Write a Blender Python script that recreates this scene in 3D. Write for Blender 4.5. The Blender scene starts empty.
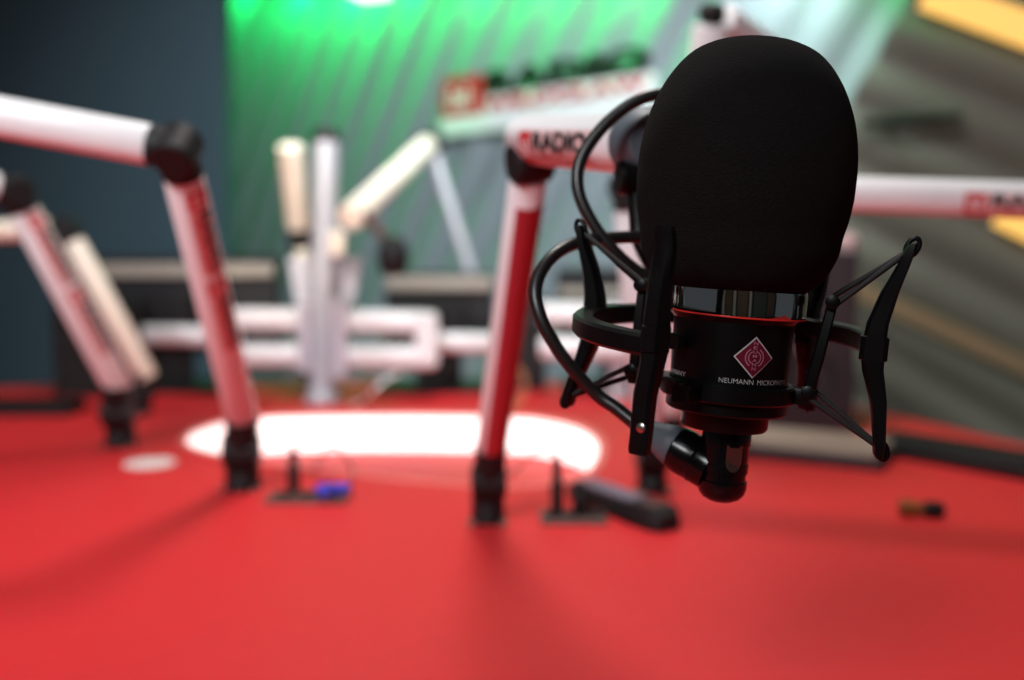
import bpy, bmesh, math, random
from mathutils import Vector, Matrix, Quaternion
random.seed(7)
SC = bpy.context.scene
COL = SC.collection
PI = math.pi

# ------------------------------------------------------------------ camera
W, H = 1024.0, 680.0
LENS = 35.0
F = W * LENS / 36.0
ZT = 0.75                         # table top
CZ = ZT + 0.26                    # camera height
PITCH = math.atan(80.0 / F)
CAM = Vector((0, 0, CZ))
FWD = Vector((0, math.cos(PITCH), -math.sin(PITCH)))
UPV = Vector((0, math.sin(PITCH), math.cos(PITCH)))
RGT = Vector((1, 0, 0))

cam_d = bpy.data.cameras.new('camera')
cam_d.lens = LENS; cam_d.sensor_width = 36.0; cam_d.sensor_fit = 'HORIZONTAL'
cam_d.clip_start = 0.02; cam_d.clip_end = 60
cam_d.dof.use_dof = True
cam_d.dof.focus_distance = 0.447
cam_d.dof.aperture_fstop = 3.2
cam_d.dof.aperture_blades = 0
cam = bpy.data.objects.new('camera', cam_d); COL.objects.link(cam)
cam.location = CAM
cam.rotation_euler = (PI / 2 - PITCH, 0, 0)
SC.camera = cam

# ------------------------------------------------------------------ world, exposure
world = bpy.data.worlds.new('world'); SC.world = world
world.use_nodes = True
bgn = world.node_tree.nodes.get('Background') or world.node_tree.nodes.new('ShaderNodeBackground')
bgn.inputs['Color'].default_value = (0.75, 0.85, 1.0, 1)
bgn.inputs['Strength'].default_value = 0.06
SC.view_settings.view_transform = 'Standard'
SC.view_settings.look = 'None'
SC.view_settings.gamma = 1.0
SC.view_settings.use_curve_mapping = False
SC.view_settings.exposure = 0.0

# ------------------------------------------------------------------ light
def light(name, kind, loc, target, energy, color, size=0.2, spot=60, blend=0.6, spread=180):
    d = bpy.data.lights.new(name, kind); d.energy = energy; d.color = color
    if kind == 'AREA':
        d.shape = 'DISK'; d.size = size; d.spread = math.radians(spread)
    else:
        d.shadow_soft_size = size
    if kind == 'SPOT':
        d.spot_size = math.radians(spot); d.spot_blend = blend
    o = bpy.data.objects.new(name, d); COL.objects.link(o)
    o.location = loc
    dv = Vector(target) - Vector(loc)
    o.rotation_euler = dv.to_track_quat('-Z', 'Y').to_euler()
    return o

# the studio lamp over the middle of the table
light('table_lamp_light', 'AREA', (0.03, 1.15, ZT + 1.5), (0.03, 1.15, ZT), 14.5, (1.0, 0.95, 0.9), 0.4)
light('room_fill_light', 'AREA', (-0.9, -0.9, 2.25), (-0.3, 1.3, .9), 8.5, (0.96, 0.98, 1.0), 0.9, spread=66)  # added fill from behind the camera, whitens the arms and softens shadows
# unseen spot added to whiten the back wall
light('wall_fill_light', 'SPOT', (0.2, 0.9, 2.3), (-0.25, 3.3, 1.0), 250, (0.86, 0.97, 1.0), 0.25, 68, 1.0)

# ------------------------------------------------------------------ pixel -> space
def ray(x, y):
    return FWD + RGT * ((x - W / 2) / F) + UPV * ((H / 2 - y) / F)
def P(x, y, D):
    return CAM + ray(x, y) * D
def T(x, y, z=ZT):
    r = ray(x, y); return CAM + r * ((z - CZ) / r.z)

# the back wall runs away from the camera towards the left
WQ = Vector((0.75, 2.45, 0))
WANG = math.radians(42)
WD = Vector((math.cos(WANG), -math.sin(WANG), 0))      # along the wall, to the right
WN = Vector((-math.sin(WANG), -math.cos(WANG), 0))     # out of the wall, to the room
def onwall(x, y, off=0.0):
    r = ray(x, y)
    t = ((WQ + WN * off) - CAM).dot(WN) / r.dot(WN)
    return CAM + r * t
def wall_az(x, y, off=0.0):
    p = onwall(x, y, off) - WQ
    return p.dot(WD), p.z
def wallpt(a, z, off=0.0):
    return WQ + WD * a + WN * off + Vector((0, 0, z))

# warm spot on the tubes at the back
light('warm_spot_light', 'SPOT', (-0.5, 0.1, 1.95), (-0.40, 1.88, 1.12), 80, (1.0, 0.84, 0.6), 0.04, 16, 0.7)
# coloured wash of the back wall, from spots above the frame
GREEN = (0.0, 1.0, 0.15)
def wash(px, py, up, off, energy, color, tx, ty, spot=70, size=0.03):
    a, z = wall_az(px, py)
    ta, tz = wall_az(tx, ty)
    return light('wall_wash_light', 'SPOT', wallpt(a, z + up, off), wallpt(ta, tz), energy, color, size, spot, 0.8)
for px, e, up in ((200, 11, .14), (255, 15, .12), (310, 20, .10), (365, 20, .10), (420, 14, .12), (490, 10, .12), (560, 8, .12), (640, 7, .12), (890, 4.5, .2)):
    wash(px, 0, up, 0.11, e, GREEN, px - 14, 150, 150)
wash(800, 0, 0.22, 0.22, 16, (0.85, 1.0, 0.98), 780, 90, 90)

# ------------------------------------------------------------------ materials
def lin(c):
    return tuple(((v / 255) / 12.92 if v / 255 <= 0.04045 else ((v / 255 + 0.055) / 1.055) ** 2.4) for v in c)
MATS = {}
def mat(name, rgb, rough=0.5, metal=0.0, spec=0.5, noise=0.0, nscale=60.0, bump=0.0, bscale=300.0, emit=None, estr=0.0, coat=0.0):
    m = bpy.data.materials.new(name); m.use_nodes = True
    nt = m.node_tree; b = nt.nodes.get('Principled BSDF')
    c = lin(rgb)
    b.inputs['Base Color'].default_value = (*c, 1)
    b.inputs['Roughness'].default_value = rough
    b.inputs['Metallic'].default_value = metal
    b.inputs['Specular IOR Level'].default_value = spec
    if coat: b.inputs['Coat Weight'].default_value = coat
    tc = None
    if noise or bump:
        tc = nt.nodes.new('ShaderNodeTexCoord')
    if noise:
        n = nt.nodes.new('ShaderNodeTexNoise'); n.inputs['Scale'].default_value = nscale; n.inputs['Detail'].default_value = 4
        nt.links.new(tc.outputs['Object'], n.inputs['Vector'])
        r = nt.nodes.new('ShaderNodeMapRange')
        r.inputs['To Min'].default_value = 1 - noise; r.inputs['To Max'].default_value = 1 + noise
        nt.links.new(n.outputs['Fac'], r.inputs['Value'])
        mx = nt.nodes.new('ShaderNodeMix'); mx.data_type = 'RGBA'; mx.blend_type = 'MULTIPLY'
        mx.inputs['Factor'].default_value = 1.0
        mx.inputs['A'].default_value = (*c, 1)
        nt.links.new(r.outputs['Result'], mx.inputs['B'])
        nt.links.new(mx.outputs['Result'], b.inputs['Base Color'])
    if bump:
        n2 = nt.nodes.new('ShaderNodeTexNoise'); n2.inputs['Scale'].default_value = bscale; n2.inputs['Detail'].default_value = 3
        nt.links.new(tc.outputs['Object'], n2.inputs['Vector'])
        bp = nt.nodes.new('ShaderNodeBump'); bp.inputs['Strength'].default_value = bump; bp.inputs['Distance'].default_value = 0.002
        nt.links.new(n2.outputs['Fac'], bp.inputs['Height'])
        nt.links.new(bp.outputs['Normal'], b.inputs['Normal'])
    if emit:
        b.inputs['Emission Color'].default_value = (*lin(emit), 1)
        b.inputs['Emission Strength'].default_value = estr
    MATS[name] = m
    return m
M_foam = mat('black_foam', (24, 22, 22), 1.0, spec=0.1, noise=0.45, nscale=900, bump=1.0, bscale=1500)
M_blk = mat('black_satin_metal', (7, 7, 8), 0.38, spec=0.18, noise=0.1, nscale=200)
M_blkm = mat('black_matt_plastic', (20, 18, 20), 0.6, spec=0.35, noise=0.15, nscale=120)
M_gloss = mat('black_gloss_plastic', (9, 10, 12), 0.2, spec=0.35, noise=0.05)
M_boot = mat('grey_rubber_boot', (84, 92, 100), 0.55, noise=0.1)
M_chrome = mat('chrome', (225, 222, 215), 0.06, metal=1.0, noise=0.02)
M_nick = mat('dull_nickel', (180, 175, 165), 0.3, metal=1.0, noise=0.04)
M_redline = mat('red_edge_line', (200, 40, 35), 0.4, noise=0.03)
M_badge = mat('dark_crimson_enamel', (92, 16, 36), 0.35, noise=0.05)
M_print = mat('pale_print', (170, 168, 168), 0.6, noise=0.03)
M_rubber = mat('black_cable_rubber', (24, 20, 20), 0.38, spec=0.5, noise=0.1)
M_band = mat('black_elastic_cord', (18, 16, 16), 0.75, noise=0.3, nscale=900)
M_table = mat('red_table_laminate', (217, 45, 49), 0.55, spec=0.3, noise=0.04, nscale=40, bump=0.05, bscale=600)
M_rim = mat('lit_edge_pink', (240, 130, 125), 0.4, noise=0.03)  # pink stands for the glow on the well's edge
M_glow = mat('white_light_band', (255, 252, 248), 0.5, emit=(255, 252, 248), estr=1.3, noise=0.01)
M_white = mat('white_painted_tube', (232, 230, 232), 0.35, spec=0.5, noise=0.03)
M_warmtint = mat('warm_tinted_white_tube', (250, 240, 222), 0.4, noise=0.03)  # white paint tinted cream for the warm lamp light on it
M_silver = mat('silver_grey_pole', (178, 178, 186), 0.42, metal=0.25, noise=0.04)
M_lilac = mat('pale_grey_bracket', (186, 182, 192), 0.5, noise=0.04)
M_coverred = mat('red_cable_cover', (170, 46, 58), 0.45, noise=0.05)
M_screen = mat('dark_monitor_plastic', (20, 20, 24), 0.5, spec=0.4, noise=0.1)
M_ledge = mat('lit_ledge_beige', (150, 142, 132), 0.5, noise=0.05)  # pale tone paints the ceiling light caught by the dark bezel
M_logored = mat('logo_red', (200, 32, 42), 0.45, noise=0.03)
M_logodark = mat('logo_black', (24, 22, 22), 0.5, noise=0.03)
M_logoplate = mat('logo_pale_pink', (226, 190, 190), 0.5, noise=0.03)
M_logowhite = mat('logo_white', (240, 240, 240), 0.5, noise=0.03)
M_signwhite = mat('white_sign_board', (235, 240, 240), 0.5, noise=0.02)
M_wall = mat('ribbed_grey_panel', (132, 142, 148), 0.6, spec=0.3, noise=0.06, nscale=6)
M_wallr = mat('ribbed_taupe_panel', (104, 104, 94), 0.6, spec=0.3, noise=0.08, nscale=6)
M_dark = mat('dark_slate_wall', (56, 72, 81), 0.85, spec=0.2, noise=0.05, nscale=8)
M_floor = mat('dark_carpet', (48, 46, 48), 0.95, noise=0.2, nscale=200)
M_ceil = mat('dark_ceiling', (58, 62, 62), 0.9, noise=0.05)
M_yel = mat('warm_light_strip', (255, 200, 90), 0.5, emit=(255, 204, 112), estr=0.72, noise=0.01)
M_lampon = mat('lit_white_lamp', (255, 255, 255), 0.5, emit=(255, 255, 252), estr=1.6, noise=0.01)
M_tan = mat('painted_glow_tan', (140, 118, 88), 0.6, noise=0.05)  # tan paints a faint warm glow on the ribbed wall
M_paper = mat('pale_paper', (164, 144, 130), 0.8, noise=0.05)
M_paperw = mat('white_paper', (232, 222, 220), 0.8, noise=0.03)
M_purple = mat('dark_purple_plastic', (38, 27, 33), 0.5, noise=0.08)
M_blue = mat('blue_plastic', (40, 50, 190), 0.4, noise=0.05)
M_key = mat('greyish_keys', (150, 136, 152), 0.5, noise=0.05)
M_amber = mat('amber_brown_plastic', (120, 70, 22), 0.4, noise=0.2, nscale=120)
M_beigec = mat('beige_cable', (170, 140, 100), 0.5, noise=0.05)
M_greyplate = mat('grey_socket_plate', (92, 66, 62), 0.45, noise=0.05)

# ------------------------------------------------------------------ mesh builder
class MB:
    def __init__(s):
        s.v = []; s.f = []; s.mi = []
    def add(s, vs, fs, mi=0):
        o = len(s.v)
        s.v += [Vector(p) for p in vs]
        for f in fs:
            s.f.append([i + o for i in f]); s.mi.append(mi)
        return s
    def loft(s, rings, mi=0, cap=True, closed=False):
        n = len(rings[0]); vs = [p for r in rings for p in r]; fs = []
        m = len(rings)
        for k in range(m if closed else m - 1):
            a = k * n; b = ((k + 1) % m) * n
            for i in range(n):
                j = (i + 1) % n
                fs.append([a + i, a + j, b + j, b + i])
        if cap and not closed:
            fs.append(list(range(n))[::-1]); fs.append([(m - 1) * n + i for i in range(n)])
        return s.add(vs, fs, mi)
    def tube(s, pts, rad, n=16, mi=0, cap=True, ry=None, upv=None, closed=False):
        pts = [Vector(p) for p in pts]; m = len(pts)
        if not isinstance(rad, (list, tuple)): rad = [rad] * m
        rings = []; prev = None
        for k, p in enumerate(pts):
            if closed: t = pts[(k + 1) % m] - pts[k - 1]
            else: t = pts[min(k + 1, m - 1)] - pts[max(k - 1, 0)]
            t.normalize()
            if prev is None:
                a = Vector(upv) if upv else (Vector((0, 0, 1)) if abs(t.z) < .9 else Vector((1, 0, 0)))
            else: a = prev
            a = (a - t * a.dot(t)).normalized(); prev = a
            b = t.cross(a)
            r = rad[k]; q = r if ry is None else r * ry
            rings.append([p + a * (r * math.cos(2 * PI * i / n)) + b * (q * math.sin(2 * PI * i / n)) for i in range(n)])
        return s.loft(rings, mi, cap, closed)
    def lathe(s, prof, M=None, n=40, mi=0, cap=True):
        M = M or Matrix()
        rings = [[M @ Vector((r * math.cos(2 * PI * i / n), r * math.sin(2 * PI * i / n), z)) for i in range(n)] for r, z in prof]
        return s.loft(rings, mi, cap)
    def box(s, c, size, M=None, mi=0, bev=0.0):
        # rounded-edge box: chamfered outline lofted with inset top and bottom
        M = M or Matrix(); c = Vector(c)
        x, y, z = [d / 2 for d in size]
        b = min(bev, x * .98, y * .98, z * .98)
        def ringpts(ix, zz):
            X, Y = x - ix, y - ix
            if b <= 0: pts = [(-X, -Y), (X, -Y), (X, Y), (-X, Y)]
            else:
                q = b * .6
                pts = [(-X + q, -Y), (X - q, -Y), (X, -Y + q), (X, Y - q), (X - q, Y), (-X + q, Y), (-X, Y - q), (-X, -Y + q)]
            return [M @ (c + Vector((px, py, zz))) for px, py in pts]
        if b <= 0: rings = [ringpts(0, -z), ringpts(0, z)]
        else: rings = [ringpts(b * .6, -z), ringpts(0, -z + b * .6), ringpts(0, z - b * .6), ringpts(b * .6, z)]
        return s.loft(rings, mi)
    def prism(s, outline, h0, h1, M=None, mi=0):
        M = M or Matrix()
        return s.loft([[M @ Vector((x, y, h0)) for x, y in outline], [M @ Vector((x, y, h1)) for x, y in outline]], mi)

WM = {}                                     # world matrix of every empty
def obj(name, mb, mats, parent=None, smooth=40, kind=None):
    if not isinstance(mats, (list, tuple)): mats = [mats]
    root = parent
    while root is not None and root.name not in WM: root = root.parent
    if root is None:
        zs = min(p.z for p in mb.v)
        cx = sum(p.x for p in mb.v) / len(mb.v); cy = sum(p.y for p in mb.v) / len(mb.v)
        Mx = Matrix.Translation((cx, cy, zs))
    else: Mx = WM[root.name]
    inv = Mx.inverted()
    me = bpy.data.meshes.new(name)
    me.from_pydata([inv @ p for p in mb.v], [], mb.f)
    for m in mats: me.materials.append(m)
    for p, i in zip(me.polygons, mb.mi): p.material_index = min(i, len(mats) - 1)
    bm = bmesh.new(); bm.from_mesh(me)
    bmesh.ops.recalc_face_normals(bm, faces=bm.faces)
    bm.to_mesh(me); bm.free()
    if smooth:
        for p in me.polygons: p.use_smooth = True
        me.set_sharp_from_angle(angle=math.radians(smooth))
    o = bpy.data.objects.new(name, me); COL.objects.link(o)
    if root is None:
        o.matrix_world = Mx
        WM[o.name] = Mx
    if parent is not None: o.parent = parent
    if kind: o['kind'] = kind
    return o
def tag(o, label, cat, group=None):
    o['label'] = label; o['category'] = cat
    if group: o['group'] = group
    return o
def thing(name, label, cat, Mx, group=None):
    o = bpy.data.objects.new(name, None); COL.objects.link(o)
    o.empty_display_size = 0.05
    if not isinstance(Mx, Matrix): Mx = Matrix.Translation(Mx)
    o.matrix_world = Mx; WM[o.name] = Mx.copy()
    return tag(o, label, cat, group)
def struct(name, mb, m, parent=None, smooth=0):
    return obj(name, mb, m, parent, smooth, 'structure')
def frame(origin, xax, yax):
    x = Vector(xax).normalized(); y = Vector(yax); y = (y - x * y.dot(x)).normalized(); z = x.cross(y)
    return Matrix(((x.x, y.x, z.x, origin[0]), (x.y, y.y, z.y, origin[1]), (x.z, y.z, z.z, origin[2]), (0, 0, 0, 1)))
def bez(pts, n=10):
    # catmull-rom through the points
    pts = [Vector(p) for p in pts]; out = []
    for k in range(len(pts) - 1):
        p0 = pts[max(k - 1, 0)]; p1 = pts[k]; p2 = pts[k + 1]; p3 = pts[min(k + 2, len(pts) - 1)]
        for i in range(n):
            t = i / n
            out.append(0.5 * ((2 * p1) + (p2 - p0) * t + (2 * p0 - 5 * p1 + 4 * p2 - p3) * t * t + (3 * p1 - p0 - 3 * p2 + p3) * t ** 3))
    out.append(pts[-1]); return out

_txt = {}
def text2d(body, bold=0.02):
    """flat letters scaled to a unit box: list of (x,y) 0..1 and faces"""
    key = (body, bold)
    if key in _txt: return _txt[key]
    cu = bpy.data.curves.new('lettering_curve', 'FONT'); cu.body = body; cu.size = 1.0
    cu.resolution_u = 3; cu.offset = bold
    o = bpy.data.objects.new('lettering_curve', cu); COL.objects.link(o)
    bpy.context.view_layer.update()
    dg = bpy.context.evaluated_depsgraph_get()
    me = bpy.data.meshes.new_from_object(o.evaluated_get(dg))
    # cut the letters into small faces so that they follow a curved surface
    bm = bmesh.new(); bm.from_mesh(me)
    ys = [v.co.y for v in bm.verts]; xs = [v.co.x for v in bm.verts]
    for lo_, hi_, no, k in ((min(ys), max(ys), (0, 1, 0), 8), (min(xs), max(xs), (1, 0, 0), 3 * len(body))):
        for i in range(1, k):
            q_ = lo_ + (hi_ - lo_) * i / k
            bmesh.ops.bisect_plane(bm, geom=bm.verts[:] + bm.edges[:] + bm.faces[:], plane_co=Vector(no) * q_, plane_no=no)
    bm.to_mesh(me); bm.free()
    vs = [(v.co.x, v.co.y) for v in me.vertices]; fs = [list(p.vertices) for p in me.polygons]
    bpy.data.objects.remove(o); bpy.data.curves.remove(cu); bpy.data.meshes.remove(me)
    x0 = min(v[0] for v in vs); x1 = max(v[0] for v in vs); y0 = min(v[1] for v in vs); y1 = max(v[1] for v in vs)
    vs = [((x - x0) / (x1 - x0), (y - y0) / (y1 - y0)) for x, y in vs]
    _txt[key] = (vs, fs, (x1 - x0) / (y1 - y0)); return _txt[key]
def put_text(mb, body, fn, x0, y0, w, h, mi, bold=0.02, d=1):
    vs, fs, _ = text2d(body, bold)
    mb.add([fn(x0 + x * w, y0 + y * h, d) for x, y in vs], fs, mi)
def grid_patch(mb, fn, x0, y0, w, h, mi, d, nx=10, ny=6):
    vs = []; fs = []
    for j in range(ny + 1):
        for i in range(nx + 1): vs.append(fn(x0 + w * i / nx, y0 + h * j / ny, d))
    for j in range(ny):
        for i in range(nx):
            a = j * (nx + 1) + i; fs.append([a, a + 1, a + nx + 2, a + nx + 1])
    mb.add(vs, fs, mi)
def disc_patch(mb, fn, cx, cy, r, mi, d, n=12):
    mb.add([fn(cx + r * math.cos(2 * PI * i / n), cy + r * math.sin(2 * PI * i / n), d) for i in range(n)], [list(range(n))], mi)
# the station's logo, 214 x 45 units: red square with dots, dark word above red word
def logo(mb, fn, plate=True):
    if plate: grid_patch(mb, fn, 0, 0, 214, 45, 0, 0, 12, 8)
    logo_square(mb, fn)
    put_text(mb, 'RADIO', fn, 52, 20, 157, 22, 2, 0.04, 2)
    put_text(mb, 'WROCŁAW', fn, 53, 4, 155, 15, 1, 0.01, 2)
def logo_square(mb, fn):
    grid_patch(mb, fn, 3, 3, 40, 39, 1, 1, 4, 6)
    for gx, gy in ((0, 2), (2, 2), (0, 1), (1, 1), (2, 1), (0, 0), (1, 0), (2, 0)):
        disc_patch(mb, fn, 14.5 + gx * 8.8, 14 + gy * 7.8, 3.5, 3, 2)
LOGOM = [M_logoplate, M_logored, M_logodark, M_logowhite]

# ================================================================== ROOM
def clipped_ribs(t_dir, period, depth, poly, off, name, m, thick=0.03):
    """corrugated sheet whose ribs run at angle t_dir on the back wall, clipped to a convex polygon of (a, z)"""
    c, s_ = math.cos(t_dir), math.sin(t_dir)          # along the ribs
    ts = [a * -s_ + z * c for a, z in poly]; ls = [a * c + z * s_ for a, z in poly]
    t0, t1 = min(ts) - .05, max(ts) + .05; l0, l1 = min(ls) - .05, max(ls) + .05
    n = int((t1 - t0) / period * 10)
    bm = bmesh.new(); rows = []
    for i in range(n + 1):
        t = t0 + (t1 - t0) * i / n
        u = (t / period) % 1.0
        h = depth * (0.5 - 0.5 * math.cos(2 * PI * u)) ** 0.6
        rows.append([bm.verts.new((l * c - t * s_, l * s_ + t * c, h)) for l in (l0, (l0 + l1) / 2, l1)])
    for i in range(n):
        for k in range(2):
            bm.faces.new((rows[i][k], rows[i + 1][k], rows[i + 1][k + 1], rows[i][k + 1]))
    cx = sum(p[0] for p in poly) / len(poly); cz = sum(p[1] for p in poly) / len(poly)
    for i in range(len(poly)):
        p, q = Vector((*poly[i], 0)), Vector((*poly[(i + 1) % len(poly)], 0))
        nrm = Vector((q.y - p.y, p.x - q.x, 0))
        if nrm.dot(Vector((cx, cz, 0)) - p) > 0: nrm = -nrm
        bmesh.ops.bisect_plane(bm, geom=bm.verts[:] + bm.edges[:] + bm.faces[:], plane_co=p, plane_no=nrm, clear_outer=True)
    mb = MB()
    bm.verts.index_update()
    mb.add([wallpt(v.co.x, v.co.y, off + v.co.z) for v in bm.verts], [[v.index for v in f.verts] for f in bm.faces])
    bm.free()
    # solid backing
    mb.loft([[wallpt(a, z, off - thick) for a, z in poly], [wallpt(a, z, off + 0.001) for a, z in poly]])
    return struct(name, mb, m, smooth=60)

ZC = 2.75
aL = wall_az(215, 300)[0] - 0.5
ba0, bz0 = wall_az(850, 130); ba1, bz1 = wall_az(926, 0)
k_ = (ba1 - ba0) / (bz1 - bz0)
ab_bot = ba0 + (0 - bz0) * k_; ab_top = ba0 + (ZC - bz0) * k_
clipped_ribs(math.radians(57), 0.15, 0.028, [(aL, 0), (1.1, 0), (1.1, ZC), (aL, ZC)], 0.0, 'wall_back', M_wall)
clipped_ribs(math.radians(-27), 0.115, 0.014, [(ab_bot, 0), (1.4, 0), (1.4, ZC), (ab_top, ZC)], 0.075, 'wall_right', M_wallr)
# slate wall on the left, nearer than the back wall
mb = MB(); xe = (225 - 512) / F * 2.9
mb.box(((xe - 3.4) / 2, 2.93 + .05, ZC / 2), (abs(-3.4 - xe), 0.1, ZC), bev=0.004)
struct('wall_left', mb, M_dark)
mb = MB(); mb.box((-0.4, 1.5, -0.05), (6.4, 6.4, 0.1)); struct('floor', mb, M_floor)
mb = MB(); mb.box((-0.4, 1.5, ZC + 0.05), (6.4, 6.4, 0.1)); struct('ceiling', mb, M_ceil)

# wall behind the camera: unseen toned panels added to put stripes in the chrome ring
mb = MB(); mb.box((0, -1.65, ZC / 2), (5.2, .1, ZC)); struct('wall_front', mb, M_dark)
M_pan = mat('brown_panel', (120, 100, 86), 0.6, noise=.05); M_pang = mat('grey_green_panel', (92, 98, 92), 0.6, noise=.05); M_panw = mat('off_white_panel', (215, 212, 205), 0.6, noise=.03)
for k, (x0, x1, m) in enumerate(((-2.4, -1.5, M_panw), (-1.4, -.9, M_pan), (-.8, -.62, M_panw), (-.5, .1, M_pan), (.2, .35, M_panw), (.5, 1.4, M_pang), (1.5, 2.3, M_pan))):
    mb = MB(); mb.box(((x0 + x1) / 2, -1.59, 1.3), (x1 - x0, .02, 2.3), bev=.004); struct('reflection_panel_%d' % (k + 1), mb, m)

# warm light strips let into the ribbed panel on the right
def strip(x0, y0, x1, y1, w, label, m, name, cat):
    a0, z0 = wall_az(x0, y0, .1); a1, z1 = wall_az(x1, y1, .1)
    d = Vector((a1 - a0, z1 - z0)).normalized(); n_ = Vector((-d.y, d.x)) * (w / 2)
    def ring(k, o):
        a, z = (a0, z0) if k == 0 else (a1, z1)
        return [wallpt(a + n_.x * 1, z + n_.y, .115), wallpt(a + n_.x, z + n_.y, .1), wallpt(a - n_.x, z - n_.y, .1), wallpt(a - n_.x, z - n_.y, .115)]
    mb = MB(); mb.loft([ring(0, 0), ring(1, 0)])
    return tag(obj(name, mb, m, smooth=0), label, cat)
strip(928, -6, 1100, 56, 0.068, 'wide warm yellow light strip at the top of the ribbed right wall', M_yel, 'light_strip', 'light')
strip(1000, 214, 1100, 262, 0.05, 'short warm yellow light strip below the white arm at the right edge', M_yel, 'light_strip', 'light')
strip(850, 285, 1060, 382, 0.04, 'tan strip standing for a faint warm glow, slanting down across the ribbed right wall', M_tan, 'painted_glow', 'painted glow')  # no slat here: a warm glow put into colour
# dark bracket bar on the right wall
mb = MB()
mb.tube([onwall(862, 123, .13), onwall(900, 121, .13), onwall(962, 116, .13)], [.012, .016, .008], 10)
mb.tube([onwall(885, 122, .13), onwall(885, 122, .075)], .008, 8)
tag(obj('wall_bracket', mb, M_blkm), 'thin black bracket bar fixed to the ribbed wall right of the foam windscreen', 'bracket')

# wall sign
def sign():
    aA, zA = wall_az(445, 142, .03); aB, zB = wall_az(656, 106, .03)
    wd = aB - aA
    base = thing('wall_sign', 'white radio station sign with red dotted square and black lettering on the back wall', 'sign', wallpt((aA + aB) / 2, zA, .03))
    zt = wall_az(445, 78, .03)[1]; zb = (zA + zB) / 2 + .0
    hgt = (wall_az(550, 62, .03)[1] - zb)
    def fn(off):
        return lambda x, y, d=0: wallpt(aA + wd * x / 214, zb + hgt * y / 65, off + d * .002)
    f0 = fn(.03)
    mb = MB(); pts = [f0(x, y) for x, y in ((0, 0), (214, 0), (214, 37), (50, 37), (50, 19), (0, 19))]
    mb.loft([pts, [p + WN * .02 for p in pts]]); obj('backing_board', mb, M_signwhite, base, 0)
    f1 = lambda x, y, d=0: f0(x, y + 19) + WN * (.021 + d * .002)
    mb = MB()
    q = [f0(x, y) for x, y in ((2, 20), (45, 20), (45, 64), (2, 64))]
    mb.loft([q, [p + WN * .02 for p in q]], 1)
    for gx, gy in ((0, 2), (2, 2), (0, 1), (1, 1), (2, 1), (0, 0), (1, 0), (2, 0)):
        disc_patch(mb, f1, 14.5 + gx * 8.8, 14 + gy * 7.8, 3.5, 3, 1)
    obj('emblem', mb, LOGOM, base, 0)
    def letters(body, x, y, w, h, bold, m, d0):
        mb = MB(); vs, fs, _ = text2d(body, bold)
        k = len(vs)
        fr = [f0(x + a * w, y + b * h) + WN * d0 for a, b in vs]
        bk = [p - WN * .012 for p in fr]
        mb.add(fr, fs); mb.add(bk, [f[::-1] for f in fs])
        # side walls along boundary edges
        cnt = {}
        for f in fs:
            for i in range(len(f)):
                e = (f[i], f[(i + 1) % len(f)]); cnt[e] = cnt.get(e, 0) + 1
        sides = [[a, b, b + k, a + k] for (a, b) in cnt if (b, a) not in cnt]
        mb.add(fr + bk, sides)
        obj('lettering', mb, m, base, 0)
    letters('RADIO', 52, 38, 160, 27, .05, M_logodark, .024)
    letters('WROCŁAW', 53, 21, 158, 13, .0, M_logored, .033)
sign()

# linear pendant lamp at the top of the frame
A_, B_ = P(378, 0, 1.5), P(180, -60, 1.1)
B_.z = A_.z
dr = (B_ - A_).normalized(); Mx = frame((A_ + B_) / 2, dr, Vector((0, 0, 1)).cross(dr))
L_ = (B_ - A_).length
lamp = thing('pendant_lamp', 'long white lit pendant lamp at the top edge left of centre', 'lamp', Mx)
mb = MB(); mb.box((0, 0, .004), (L_, .052, .012), Mx, bev=.004); obj('diffuser', mb, M_lampon, lamp, 30)
mb = MB(); mb.box((0, 0, .024), (L_ + .012, .06, .03), Mx, bev=.006); obj('housing', mb, M_white, lamp, 30)
for sx in (-.3, .3):
    mb = MB(); mb.tube([Mx @ Vector((sx, 0, .035)), Vector((*(Mx @ Vector((sx, 0, 0))).xy, ZC))], .0015, 6); obj('hanging_wire', mb, M_blk, lamp, 40)

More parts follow.
